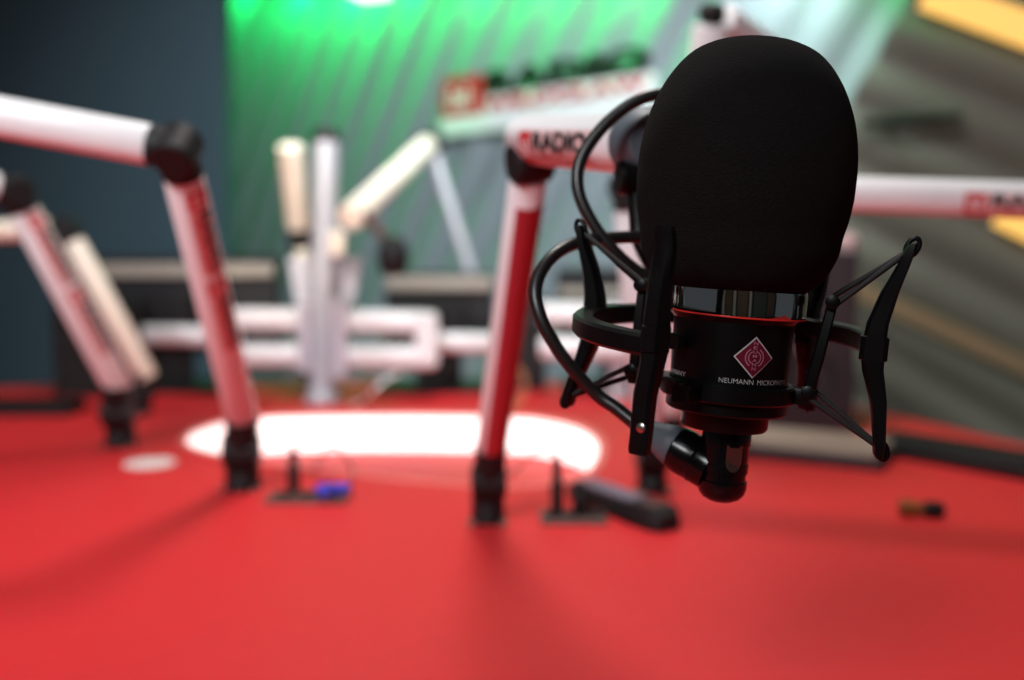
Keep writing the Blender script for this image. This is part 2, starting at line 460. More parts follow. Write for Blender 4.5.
# ================================================================== TABLE
WELL = [(-.49, 1.50), (-.468, 1.40), (-.40, 1.318), (-.31, 1.262), (-.187, 1.192), (-.07, 1.138), (-.01, 1.122), (.05, 1.14), (.10, 1.215), (.127, 1.39), (.115, 1.52), (.07, 1.61), (0, 1.66), (-.2, 1.68), (-.4, 1.662), (-.47, 1.60)]
WC = Vector((-0.18, 1.40, ZT)); WRX = 0.0
_w = bez([Vector((x, y, 0)) for x, y in WELL + WELL[:1]], 6)[:-1]
def superell(grow, _=0):
    out = []
    for p in _w:
        d = Vector((p.x - WC.x, p.y - WC.y)); l = d.length
        d *= (l + grow) / l; out.append((WC.x + d.x, WC.y + d.y))
    return out
def table():
    out = [Vector((x, y, 0)) for x, y in ((-1.55, .1), (-1.5, 1.1), (-1.36, 1.75), (-.95, 2.06), (-.3, 2.13), (.2, 2.1), (.48, 1.98), (.62, 1.72), (.72, 1.4), (.84, .95), (.9, .45), (.86, .05))]
    out = bez(out + [out[0]], 8)[:-1]
    outline = [(p.x, max(p.y, -.02)) for p in out]
    root = thing('table', 'large red studio table with a rounded glowing white well in its middle', 'table', (-.3, 1.1, 0))
    bm = bmesh.new()
    ov = [bm.verts.new((x, y, ZT)) for x, y in outline]; hv = [bm.verts.new((x, y, ZT)) for x, y in superell(WRX)]
    es = [bm.edges.new((ov[i], ov[(i + 1) % len(ov)])) for i in range(len(ov))] + [bm.edges.new((hv[i], hv[(i + 1) % len(hv)])) for i in range(len(hv))]
    bmesh.ops.triangle_fill(bm, use_beauty=True, edges=es)
    bm.verts.index_update()
    mb = MB()
    fs = [[v.index for v in f.verts] for f in bm.faces]; top = [v.co.copy() for v in bm.verts]
    bm.free()
    mb.add(top, fs); bot = [p - Vector((0, 0, .035)) for p in top]
    mb.add(bot, [f[::-1] for f in fs])
    n = len(outline)
    mb.loft([[Vector((x, y, ZT)) for x, y in outline], [Vector((x, y, ZT - .035)) for x, y in outline]], cap=False)
    obj('tabletop', mb, M_table, root, 30)
    # well: luminous wall, red floor, added lip painted pink for the lit rim edge
    def ringz(rx, z): return [Vector((x, y, z)) for x, y in superell(rx, rx)]
    mb = MB(); mb.loft([ringz(WRX, ZT - .001), ringz(WRX, ZT - .064)], cap=False)
    mb.loft([ringz(WRX + .004, ZT - .064), ringz(WRX + .004, ZT - .001)], cap=False)
    obj('light_band', mb, M_glow, root, 50)
    mb = MB(); mb.loft([ringz(WRX + .004, ZT - .064), ringz(WRX + .004, ZT - .08)]); obj('well_floor', mb, M_table, root, 0)
    mb = MB(); mb.loft([ringz(WRX - .006, ZT - .004), ringz(WRX - .006, ZT + .0015), ringz(WRX + .005, ZT + .0015), ringz(WRX + .005, ZT - .004)], closed=True); obj('lit_edge_ring', mb, M_rim, root, 50)
    mb = MB(); mb.lathe([(.33, 0), (.33, .03), (.2, .06), (.18, .62), (.34, ZT - .08)], Matrix.Translation((WC.x, WC.y, 0)), 40); obj('pedestal', mb, M_dark, root, 40)
    mb = MB(); mb.lathe([(.3, 0), (.3, .03), (.08, .05), (.07, ZT - .06), (.16, ZT - .035)], Matrix.Translation((-.35, .5, 0)), 32); obj('pedestal', mb, M_dark, root, 40)
table()

# ================================================================== MICROPHONE
MD = 0.47
S = MD / F
MC = P(738.5, 314, MD)
yaw = math.atan2(MC.x, MC.y)
vd = Vector((math.sin(yaw), math.cos(yaw), 0))
MM = Matrix.Translation(MC) @ Matrix.Rotation(math.radians(4.4), 4, vd) @ Matrix.Rotation(-yaw, 4, 'Z')
ML = MM @ Matrix.Scale(S, 4)                     # local frame in photo pixels at the microphone
def dirn(o):                                     # o degrees from the camera side towards the left
    a = math.radians(o); return Vector((-math.sin(a), -math.cos(a), 0))
def cyl(o, r, z):
    d = dirn(o); return ML @ Vector((d.x * r, d.y * r, z))
mic = thing('microphone', 'large black studio microphone in a black foam windscreen, in sharp focus', 'microphone', MM @ Matrix.Translation((0, 0, -95 * S)))
# foam windscreen
prof = [(0.5, 281), (20, 280), (41, 276), (60, 267.5), (72.5, 257), (82, 245), (91, 230), (98.5, 213), (104, 196), (107.5, 178), (109.8, 158), (110, 140), (109.5, 122), (107, 102), (103, 84), (100.5, 66), (94, 50), (86, 37), (75, 28), (67, 25), (62, 24)]
pv = bez([Vector((r, 0, z)) for r, z in prof], 3)
mb = MB(); mb.lathe([(p.x * .957, 24 + (p.z - 24) * .952) for p in pv], ML @ Matrix.Translation((-7, 0, 0)), 72); obj('foam_windscreen', mb, M_foam, mic, 60)
# chrome ring
mb = MB(); mb.lathe([(63, 27), (64.6, 25.5), (65, 22), (65, 4), (64.5, 1)], ML, 72); ring_o = obj('chrome_ring', mb, M_chrome, mic, 40)
mb = MB(); mb.lathe([(64.2, .9), (65.1, .5), (65.1, -.6), (63.8, -1.0)], ML, 72); obj('red_edge', mb, M_redline, mic, 40)
ring_o['label'] = 'polished chrome ring'
# body
body_prof = [(63.5, -1), (62, -3), (59.5, -6), (59, -20), (58.6, -45), (58, -58), (57.8, -64), (58.8, -65), (58.8, -67), (57.6, -68), (57.6, -80), (60, -81), (60, -95), (58, -97), (44, -97.5), (43.5, -100), (43.5, -112), (41.5, -115), (26, -115.5), (25, -118)]
MLB = ML @ Matrix.Translation((-4, 0, 0))
mb = MB(); mb.lathe(body_prof, MLB, 72); bd = obj('body', mb, M_blk, mic, 35)
def bodyr(z):
    for (r0, z0), (r1, z1) in zip(body_prof, body_prof[1:]):
        if z1 <= z <= z0: return r0 + (r1 - r0) * (z0 - z) / max(z0 - z1, 1e-6)
    return 60
def onbody(o, arc, z, lift):
    r = bodyr(z) + lift
    d = dirn(o - math.degrees(arc / r)); return MLB @ Vector((d.x * r, d.y * r, z))
# diamond badge
BO = -22; BZ = -37
def bfn(x, y, d=0): return onbody(BO, x, BZ + y, .6 + d * .5)
mb = MB()
def dia(h, d, mi):
    n = 8; pts = []
    for k, ((x0, y0), (x1, y1)) in enumerate(zip([(0, h), (-h, 0), (0, -h), (h, 0)], [(-h, 0), (0, -h), (h, 0), (0, h)])):
        for i in range(n): pts.append((x0 + (x1 - x0) * i / n, y0 + (y1 - y0) * i / n))
    rings = [[bfn(x * q, y * q, d) for x, y in pts] for q in (1, .75, .5, .25)]
    mb.loft(rings, mi, cap=False); mb.add([rings[-1][i] for i in range(len(pts))], [list(range(len(pts)))], mi)
dia(20, 0, 1); dia(18.3, 1, 0)
for r0, r1, gap in ((9.6, 8.3, 60), (6.6, 5.5, 50)):
    for sgn in (0, 180):
        vs = []; fs = []; N = 14
        for i in range(N + 1):
            a = math.radians(sgn - (90 - gap / 2) + (180 - gap) * i / N)
            vs += [bfn(r0 * math.cos(a), r0 * math.sin(a), 2), bfn(r1 * math.cos(a), r1 * math.sin(a), 2)]
        for i in range(N): fs.append([2 * i, 2 * i + 1, 2 * i + 3, 2 * i + 2])
        mb.add(vs, fs, 2)
for i, ch in enumerate('NEUMANN'):
    put_text(mb, ch, bfn, -2.1, 12.0 - i * 4.05, 4.2, 3.2, 2, .02, 2.5)
M_badgeln = mat('pinkish_badge_print', (150, 92, 110), 0.5, noise=.03)
bg = obj('badge', mb, [M_badge, M_print, M_badgeln], bd, 30); bg['label'] = 'diamond badge, dark crimson with a silver edge'
# printed line round the foot of the body
mb = MB()
put_text(mb, 'NEUMANN', lambda x, y, d: onbody(BO + 0, x, y, .35), -31, -63.2, 33, 4.7, 0, -.008)
put_text(mb, 'MICROPHONE', lambda x, y, d: onbody(BO + 0, x, y, .35), 6, -63.2, 42, 4.7, 0, -.008)
put_text(mb, 'GERMANY', lambda x, y, d: onbody(62, x, y, .35), -22, -63.2, 40, 4.7, 0, -.008)
obj('lettering', mb, M_print, bd, 0)

# ------------------------------------------------------------------ shock mount
sm = thing('shock_mount', 'black shock mount with elastic cords holding the large microphone', 'shock mount', MM @ Matrix.Translation((0, 0, -110 * S)))
ML0 = ML
ML = ML0 @ Matrix.Translation((-8, 0, 0))
def bar(mb, pts, mi=0, n=10):
    """flat bar: pts = (o, r, z, radial half thickness, tangential half width)"""
    rings = []
    for o, r, z, hr, ht in pts:
        d = dirn(o); t = Vector((-d.y, d.x, 0)); c = d * r + Vector((0, 0, z))
        q = .35
        pr = [(-1, -1 + q), (-1, 1 - q), (-1 + q, 1), (1 - q, 1), (1, 1 - q), (1, -1 + q), (1 - q, -1), (-1 + q, -1)]
        rings.append([ML @ (c + d * (a * hr) + t * (b * ht)) for a, b in pr])
    mb.loft(rings, mi)
ARMS = [('left', 108, 150, 173, 74, 173, -112), ('front', 25, 150, 155, 74, 155, -117), ('back', -146, 150, 166, 48, 166, -100), ('right', -85, 138, 160, 77, 153, -118)]
# outer ring: horseshoe from the front arm through left and back to the right arm
mb = MB(); rings = []
for i in range(61):
    o = 25 + (275 - 25) * i / 60
    R0 = 150 if i < 45 else 150 - 8 * (i - 45) / 15
    d = dirn(o)
    pr = [(R0 - 13, -12), (R0 - 11, -10), (R0 + 4, -10), (R0 + 7, -13), (R0 + 7, -27), (R0 + 4, -30), (R0 - 11, -30), (R0 - 13, -28)]
    rings.append([ML @ Vector((d.x * r, d.y * r, z + d.y * r * .055)) for r, z in pr])
mb.loft(rings); obj('outer_ring', mb, M_blk, sm, 35)
# cradle collar with spokes
mb = MB(); rings = []
for i in range(64):
    d = dirn(360 * i / 64)
    rings.append([MLB @ Vector((d.x * r, d.y * r, z)) for r, z in ((57.7, -67), (65, -67), (67, -69), (67, -82), (65, -84), (57.7, -84))])
mb.loft(rings, closed=True)
obj('cradle_collar', mb, M_blk, sm, 35)
for nm, o, rm, rt, zt, rb, zb in ARMS:
    mb = MB()
    tw = 11 if nm != 'front' else 11
    ob, om, ot, tw_ = (o, o, o, tw) if nm != 'front' else (o + .6, o - .6, o - 1.8, 10.5)
    bl = 9 if nm != 'front' else 3
    bar(mb, [(ob, rb + 1, zb - 8, 4, tw_ - 2), (ob, rb, zb - 4, 5.5, tw_ - 1), (ob, rb - 1, zb + 8, 6, tw_ - 1), (ob, rm + bl, zb * .6, 8, tw_ - 1), (om, rm + 1, -42, 10, tw_ - 1), (om, rm, -33, 10.5, tw_), (om, rm, -32, 13, tw_), (om, rm, -10, 13, tw_), (om, rm, -9, 10.5, tw_), (om, rm + 1, 4, 10, tw_ - 1), (om * .5 + ot * .5, rm + bl, zt * .45, 8, tw_ - 1), (ot, rt - 3, zt - 14, 5.5, tw_ - 1), (ot, rt, zt - 2, 5, tw_ - 1.5), (ot, rt + 2, zt + 4, 3.5, tw_ - 3)])
    arm_o = obj('outer_arm', mb, M_blk, sm, 35)
    # eyelets for the cords
    for r_, z_, ins in (((rt, zt, -1), (rb, zb, -1)) if nm != 'front' else ()):
        mb = MB(); d = dirn(o); c = d * (r_ + 2) + Vector((0, 0, z_))
        zz = 1 if z_ > 0 else -1
        ax = (Vector((0, 0, zz)) * .93 + d * .37)
        sd = ax.cross(Vector((-d.y, d.x, 0)))
        loop = []
        for i in range(20):
            a = 2 * PI * i / 20
            loop.append(ML @ (c + ax * (1 + 9 * math.cos(a)) + sd * (5.2 * math.sin(a))))
        mb.tube(loop, 2.5 * S, 8, closed=True)
        obj('eyelet', mb, M_blk, arm_o, 60)
    # spoke and post of the cradle
    ptop = (96, 20) if nm != 'front' else (82, -26)
    pbot = (86, -74) if nm != 'right' else (80, -74)
    if nm == 'left': pbot = (97, -74)
    mb = MB()
    mb2 = MB()
    # lay the spoke flat: reuse bar profile by lofting in radial direction
    rings = []
    d = dirn(o); t = Vector((-d.y, d.x, 0))
    for r in (60, pbot[0] + 4):
        rings.append([ML @ (d * r + t * a + Vector((0, 0, b))) for a, b in ((-8, -83), (-9, -81), (-9, -69), (-8, -67), (8, -67), (9, -69), (9, -81), (8, -83))])
    mb2.loft(rings); obj('spoke', mb2, M_blk, sm, 35)
    mb = MB()
    if nm != 'front':
        bar(mb, [(o, pbot[0], -84, 5, 6), (o, pbot[0], -80, 6, 7), (o, (pbot[0] + ptop[0]) / 2, -35, 6, 7), (o, ptop[0], ptop[1] - 2, 5, 6), (o, ptop[0], ptop[1] + 3, 3.5, 4)])
    else:
        bar(mb, [(50, 66, -37, 5, 10), (50, 66, -36, 6, 12), (50, 66, -23, 6, 12), (50, 66, -22, 5, 10)])
    obj('post' if nm != 'front' else 'clamp_tab', mb, M_blk, sm, 35)
    for (r_, z_) in ((ptop, (pbot[0] + 2, -70)) if nm != 'front' else ()):
        mb = MB(); d = dirn(o); c = d * r_ + Vector((0, 0, z_)); 
        pp = [ML @ (c - t * 12), ML @ (c - t * 11), ML @ (c - t * 4), ML @ (c + t * 4), ML @ (c + t * 11), ML @ (c + t * 12)]
        mb.tube(pp, [5 * S, 7 * S, 7 * S, 7 * S, 7 * S, 5 * S], 14)
        obj('cord_knob', mb, M_blk, sm, 40)
    # elastic cords: a pair above and a pair below
    for (ra, za), (rk, zk) in ((((rt + 2, zt - 1), ptop), ((rb + 2, zb + 1), (pbot[0] + 2, -70))) if nm != 'front' else ()):
        mb = MB()
        for sg in (-1, 1):
            A = d * ra + Vector((0, 0, za)) + t * (sg * 3)
            B = d * rk + Vector((0, 0, zk + sg * 5)) + t * (sg * 8)
            mb.tube([ML @ A, ML @ (A * .5 + B * .5), ML @ B], 2.7 * S, 8)
        obj('elastic_cord', mb, M_band, sm, 60)
# small pale screw on the front arm
mb = MB(); mb.lathe([(4.5, -3), (4.5, 1.5), (3, 2.5)], Matrix.Translation(cyl(24.6, 160, -100)) @ (MM.to_3x3().to_4x4()) @ Vector((dirn(25))).to_track_quat('Z', 'Y').to_matrix().to_4x4() @ Matrix.Scale(S, 4), 14)
obj('screw', mb, M_nick, sm, 40)

ML = ML0
# ------------------------------------------------------------------ connector and cable
cb = thing('microphone_cable', 'black cable with an angled plug hanging under the microphone, looping behind it', 'cable', ML @ Vector((0, 0, -188)))
mb = MB(); mb.lathe([(24, -115), (24.5, -117), (24.5, -131), (23.5, -132), (23.5, -150), (24.3, -151), (24.3, -160), (22.8, -161), (22.8, -168), (24.6, -169), (24.6, -176), (23, -182), (19, -187), (12, -190.5), (1, -192)], ML, 40)
pl = obj('plug_body', mb, M_gloss, cb, 35)
mb = MB()
vs = []; ch = lambda x, z: cyl(-22 - math.degrees(x / 24), 25.2, z)
pts = [(-8, -129), (8, -129), (8, -140)] + [(8 * math.cos(a), -144 - 12 * math.sin(a)) for a in [PI * i / 10 for i in range(11)]] + [(-8, -140)]
mb.add([ch(x, z) for x, z in pts], [list(range(len(pts)))]); mb.add([ch(0, -138)] , [])
lt = obj('latch', mb, M_nick, pl, 0); lt['label'] = 'chrome release latch'
# side barrel going left and away, with tapered boot
b0 = ML @ Vector((0, 0, -164)); b1 = ML @ Vector((-60, 20, -141)); b2 = ML @ Vector((-62, 26, -119)); b3 = ML @ Vector((-88, 36, -105)); 
mb = MB()
ax = (b1 - b0)
def along(t): return b0 + ax * t
mb.tube([along(0.2), along(.42), along(.45), along(.47), along(.65), along(.82), along(.85)], [24 * S, 24 * S, 24.6 * S, 23.5 * S, 24.4 * S, 23.5 * S, 21 * S], 28)
obj('barrel', mb, M_gloss, pl, 40)
mb = MB()
mb.tube([along(.82), along(.87), along(1.0), along(1.2), along(1.45), along(1.62)], [21.5 * S, 22.5 * S, 20 * S, 15.5 * S, 10.5 * S, 7.5 * S], 24)
bt = obj('strain_relief', mb, M_boot, cb, 50); bt['label'] = 'grey rubber sleeve'
c0 = along(1.6)
path = bez([c0, P(616, 408, .505), P(595, 393, .508), P(563, 357, .505), P(541, 318, .505), P(536, 285, .51), P(553, 256, .52), P(585, 241, .535), P(640, 237, .55),
            P(700, 240, .56), P(745, 200, .565), P(735, 135, .56), P(695, 98, .555), P(650, 96, .55), P(612, 118, .548), P(583, 155, .545), P(578, 188, .542), P(592, 222, .54), P(617, 254, .54), P(645, 276, .545), P(680, 292, .55), P(720, 300, .56)], 8)
mb = MB(); mb.tube(path, .0035, 12); obj('cable_sheath', mb, M_rubber, cb, 60)

# ================================================================== BOOM ARMS
def unit_tube(mb, a, b, w, n_, wide, taper=1.0, mi=0):
    """flattened round tube from a to b; w = half width along 'wide' axis, n_ = other half width"""
    a, b = Vector(a), Vector(b); t = (b - a).normalized()
    u = Vector(wide); u = (u - t * u.dot(t)).normalized(); v = t.cross(u); N = 28
    rings = []
    for k, q in ((0, .9), (.008, 1), (.992, 1), (1, .9)):
        c = a + (b - a) * k; s_ = q
        rings.append([c + u * (w * s_ * math.cos(2 * PI * i / N)) + v * (n_ * s_ * math.sin(2 * PI * i / N)) for i in range(N)])
    mb.loft(rings, mi)
def tube_map(a, b, w, n_, wide, start, scale, flip=1, shift=0.0):
    """logo units to the camera-facing side of the tube; x runs a->b"""
    a, b = Vector(a), Vector(b); t = (b - a).normalized()
    u = Vector(wide); u = (u - t * u.dot(t)).normalized(); v = t.cross(u)
    mid = a.lerp(b, .5); vc = (CAM - mid); vc = (vc - t * vc.dot(t)).normalized()
    ang0 = math.atan2(vc.dot(v) / n_, vc.dot(u) / w)
    rr = (w + n_) / 2
    nn = u * math.cos(ang0) + v * math.sin(ang0)
    flip = 1 if (v * math.cos(ang0) - u * math.sin(ang0)).dot(nn.cross(t)) > 0 else -1
    def fn(x, y, d=0):
        ang = ang0 + flip * ((y - 22.5) * scale / rr + shift)
        l = .0005 + d * .0003
        return a + t * (start + x * scale) + u * ((w + l) * math.cos(ang)) + v * ((n_ + l) * math.sin(ang))
    return fn
def knuckle(mb, c, axis, r, h, n=24):
    axis = Vector(axis).normalized(); c = Vector(c)
    mb.tube([c - axis * h, c - axis * (h * .85), c + axis * (h * .85), c + axis * h], [r * .85, r, r, r * .85], n)
def arm(label, base, tb, el, ue, w=.017, n_=.014, m=M_white, wide=None, logo_low=None, logo_up=None, group='microphone arms round the table', cap=False, cover=False, base_r=.017, lower_w=None, m_up=None, jk=1.0, lift=0.0):
    base = Vector(base); tb = Vector(tb); el = Vector(el); ue = Vector(ue)
    root = thing('boom_arm', label, 'microphone arm', Matrix.Translation(base), group)
    view = (el - CAM).normalized()
    wide = Vector(wide) if wide else None
    # base socket: footed post that turns towards the tube
    mb = MB()
    mid = base.lerp(tb, .62); mid.x = base.x * .6 + tb.x * .4
    r = base_r
    mb.tube([base, base + Vector((0, 0, .004)), base + Vector((0, 0, .006)), base + Vector((0, 0, .03)), mid], [r * 1.12, r * 1.12, r, r, r * .95], 20)
    bs = obj('base_socket', mb, M_blkm, root, 40)
    fr = (tb - mid)
    mb = MB(); knuckle(mb, mid, (1, .1, 0), r * 1.05, r * 1.02); 
    mb.tube([mid, tb + (el - tb).normalized() * .012], [r * .85, r * .98], 20)
    obj('base_joint', mb, M_blkm, root, 40)
    for sx in (-.5, .5):
        mb = MB(); mb.lathe([(.0045, 0), (.0045, .004), (.003, .005)], Matrix.Translation(base + Vector((sx * r * 1.9, -r * 1.05, 0))), 12); obj('screw', mb, M_nick, bs, 40)
    lw = lower_w or (w, n_)
    sidev = view.cross((el - tb).normalized())
    wl = sidev
    mb = MB(); unit_tube(mb, tb, el + (tb - el).normalized() * .012, lw[0], lw[1], wl)
    lo = obj('lower_tube', mb, m, root, 50)
    if cover:
        # red strip along the camera-facing side of the tube
        t = (el - tb).normalized(); u = (wl - t * wl.dot(t)).normalized(); v = t.cross(u)
        if v.dot(CAM - el) < 0: v = -v
        mb = MB(); rings = []
        for k in (.02, .9):
            c = tb + (el - tb) * k
            rings.append([c + u * (lw[0] * 1.04 * math.cos(a)) * (1 if u.x > 0 else -1) + v * (lw[1] * 1.06 * math.sin(a)) for a in [math.radians(-38 + 150 * i / 12) for i in range(13)]]
                         + [c + u * (lw[0] * .9 * math.cos(a)) * (1 if u.x > 0 else -1) + v * (lw[1] * .9 * math.sin(a)) for a in [math.radians(112 - 150 * i / 12) for i in range(13)]])
        mb.loft(rings); cv = obj('cable_cover', mb, M_coverred, lo, 40); cv['label'] = 'red cover strip'
    # elbow
    d1 = (tb - el).normalized(); d2 = (ue - el).normalized(); hx = d1.cross(d2)
    if hx.length < .05: hx = sidev
    hx.normalize()
    mb = MB(); knuckle(mb, el, hx, w * 1.08 * jk, w * 1.02 * jk)
    if jk == 1 and not lift: mb.tube([el, el + d1 * .024], [w * .98, max(lw) * 1.04], 20); mb.tube([el, el + d2 * .022], [w * .98, w * 1.02], 20)
    obj('elbow_joint', mb, M_blkm, root, 40)
    wu = (CAM - el.lerp(ue, .5)).cross(d2)
    mb = MB(); s0 = el + d2 * .018 if not lift else el + Vector((0, 0, lift)) - d2 * .009; unit_tube(mb, s0, ue, w, n_, wu)
    up = obj('upper_tube', mb, m_up or m, root, 50)
    if cap:
        mb = MB(); mb.tube([ue - d2 * .002, ue + d2 * .002, ue + d2 * .012, ue + d2 * .02], [w * 1.1, w * 1.18, w * 1.14, w * .9], 28); obj('end_cap', mb, M_boot, root, 40)
    for st, sc, fl, sh, rev in (logo_low or ()):
        A, B = (el, tb) if rev else (tb, el)
        mb = MB(); logo(mb, tube_map(A, B, lw[0], lw[1], wl, st, sc, fl, sh)); obj('logo', mb, LOGOM, lo, 0)
    for st, sc, fl, sh, rev in (logo_up or ()):
        A, B = (ue, s0) if rev else (s0, ue)
        mb = MB(); logo(mb, tube_map(A, B, w, n_, wu, st, sc, fl, sh)); obj('logo', mb, LOGOM, up, 0)
    return root

# the arm in the middle, that carries the large microphone
arm_mid = arm('microphone arm with red lower tube, in the middle, reaching to the foam windscreen',
    T(488, 521), P(490, 455, .965), P(530, 162, .745), P(640, 144, .585), lift=.017, jk=.82, w=.0182, n_=.0175, cover=True, cap=True, lower_w=(.0145, .0145), logo_up=[(.03, .00056, 1, -.3, False)], base_r=.0165)
# swivel from the arm's end to the shock mount
mb = MB()
mb.tube(bez([P(636, 175, .575), P(638, 215, .575), P(645, 250, .57), cyl(160, 152, -20)], 6), .0055, 12)
knuckle(mb, P(636, 178, .575), (1, .2, 0), .010, .011)
obj('swivel_stem', mb, M_blk, arm_mid, 40)
# near arm on the left
arm('white microphone arm nearest on the left, standing beside the glowing well',
    T(243, 488), P(244, 425, 1.105), P(177, 150, .83), P(-250, 70, .82), base_r=.0195, logo_low=[(.035, .00046, 1, .45, True), (.14, .00046, 1, .45, True)], logo_up=[(.11, .00046, 1, -.2, True), (.005, .00046, 1, -.2, True)])
# second arm at the left edge
arm('white microphone arm at the left edge, its base behind the white paper coaster',
    T(121, 446), P(120, 390, 1.35), P(14, 192, 1.22), P(-70, 172, 1.15), w=.0185, n_=.016, base_r=.02, logo_low=[(.03, .00046, 1, .4, True), (.135, .00046, 1, .4, True)])
# third, tinted for warm light, behind it
arm('warm-light tinted white microphone arm behind the left-edge arm, leaning the same way',
    T(141, 414), P(148, 378, 1.66), P(66, 228, 1.62), P(-70, 234, 1.6), m=M_warmtint, w=.017, n_=.015)
# arm behind the microphone, reaching to the right edge
arm('white microphone arm standing behind the shock mount and reaching to the right edge',
    T(652, 490), P(650, 432, 1.09), P(628, 186, 1.03), P(1075, 202, .90), logo_up=[(.30, .00046, 1, -.3, False)])
# arm with its elbow above the windscreen
arm('white microphone arm with its elbow peeking out above the foam windscreen',
    T(668, 447), P(672, 410, 1.36), P(712, 14, 1.15), P(790, 70, 1.25), w=.021, n_=.018, jk=.55)
# arms at the back
arm('short warm-light tinted microphone arm upright at the back left of the silver pole, lit warm',
    T(314, 391), P(313, 370, 1.97), P(300, 236, 1.94), P(290, 146, 1.83), m=M_warmtint, w=.0225, n_=.02, lower_w=(.013, .013))
arm_f = arm('warm-light tinted microphone arm at the back with a diagonal upper tube, right of the silver pole',
    T(503, 384.5), P(500, 366, 2.085), P(430, 143, 2.05), P(350, 218, 1.66), m=M_silver, m_up=M_warmtint, w=.0225, n_=.021, lower_w=(.0125, .012))

# ------------------------------------------------------------------ small microphone at the back
q = P(393, 256, 1.68)
sm2 = thing('small_microphone', 'small black microphone hanging from the diagonal warm-tinted arm at the back', 'microphone', q)
mb = MB(); Mq = Matrix.Translation(q)
mb.lathe([(.001, .034), (.012, .032), (.02, .026), (.025, .014), (.026, 0), (.025, -.02), (.018, -.03), (.014, -.034), (.001, -.035)], Mq, 24); obj('head', mb, M_blkm, sm2, 50)
mb = MB(); mb.lathe([(.0262, .004), (.0275, .003), (.0275, -.005), (.0262, -.006)], Mq, 24); obj('band', mb, M_screen, sm2, 50)
mb = MB(); mb.tube([P(356, 210, 1.67), P(372, 222, 1.67), P(388, 243, 1.68)], [.009, .009, .007], 12); obj('stalk', mb, M_greyplate, sm2, 50)

# ================================================================== MONITORS ON THE POLE
SDp = 1.72
pb = T(322, 402)
SDp = (pb - CAM).dot(FWD)
st = thing('monitor_stand', 'silver pole with paired horizontal arms standing at the back of the table', 'monitor stand', pb)
mb = MB(); mb.tube([P(322, 398, SDp), P(326, 140, SDp)], .0235, 28); obj('pole', mb, M_silver, st, 50)
mb = MB(); mb.lathe([(.034, 0), (.034, .006), (.028, .012), (.026, .03)], Matrix.Translation(pb), 28); obj('pole_foot', mb, M_silver, st, 40)
pt = P(326, 140, SDp); mb = MB(); mb.lathe([(.0235, -.004), (.0255, -.002), (.0255, .012), (.019, .02), (.002, .022)], Matrix.Translation(pt), 28); obj('pole_cap', mb, M_blkm, st, 40)
def sbox(x0, y0, x1, y1, D, th, m, name, bev=.006, r=None):
    a = P(x0, y1, D); b = P(x1, y0, D); mb = MB()
    mb.box((0, 0, 0), (abs(b.x - a.x), th, abs(b.z - a.z)), Matrix.Translation((a + b) / 2) @ Matrix.Rotation(r or 0, 4, 'Z'), bev=bev)
    return obj(name, mb, m, st, 35)
# bracket: tapering clamp plates behind the pole
a = []
for x, y in ((288, 258), (360, 258), (352, 308), (346, 318), (302, 318), (297, 308)): a.append(P(x, y, SDp + .035))
mb = MB(); mb.loft([a, [p + Vector((0, .02, 0)) for p in a]]); obj('bracket_plate', mb, M_lilac, st, 30)
sbox(300, 300, 312, 372, SDp - .0, .05, M_lilac, 'clamp')
sbox(334, 300, 348, 378, SDp - .0, .05, M_lilac, 'clamp')
def hbar(x0, x1, yc0, yc1, half, D0, D1=None):
    A = P(x0, yc0, D0); B = P(x1, yc1, D1 or D0); mb = MB(); mb.tube([A, A.lerp(B, .02), A.lerp(B, .98), B], [half * .8, half, half, half * .8], 24, upv=(0, 0, 1), ry=.8)
    obj('horizontal_arm', mb, M_white, st, 50)
HB = .0205
hbar(346, 436, 321, 323, HB, SDp); hbar(346, 432, 356, 358, HB, SDp)
hbar(302, 226, 320, 319, HB, SDp); hbar(302, 230, 355, 355, HB, SDp)
sbox(416, 312, 438, 368, SDp, .036, M_white, 'arm_joint', .012)
sbox(220, 310, 240, 366, SDp, .036, M_white, 'arm_joint', .012)
hbar(430, 506, 342, 343, .018, SDp + .05, SDp + .1)
hbar(226, 140, 336, 335, .019, SDp + .05, SDp + .1)
for x in (330, 340):
    pass
mb = MB(); c = P(337, 243, SDp - .03); mb.tube([c + Vector((0, 0, -.024)), c + Vector((0, 0, -.02)), c + Vector((0, 0, .02)), c + Vector((0, 0, .024))], [.008, .0135, .0135, .008], 16); k = obj('tube_end', mb, M_warmtint, st, 50); k['label'] = 'end of an arm tube, tinted for warm light'  # stands for the end of another arm's tube, added to the pole

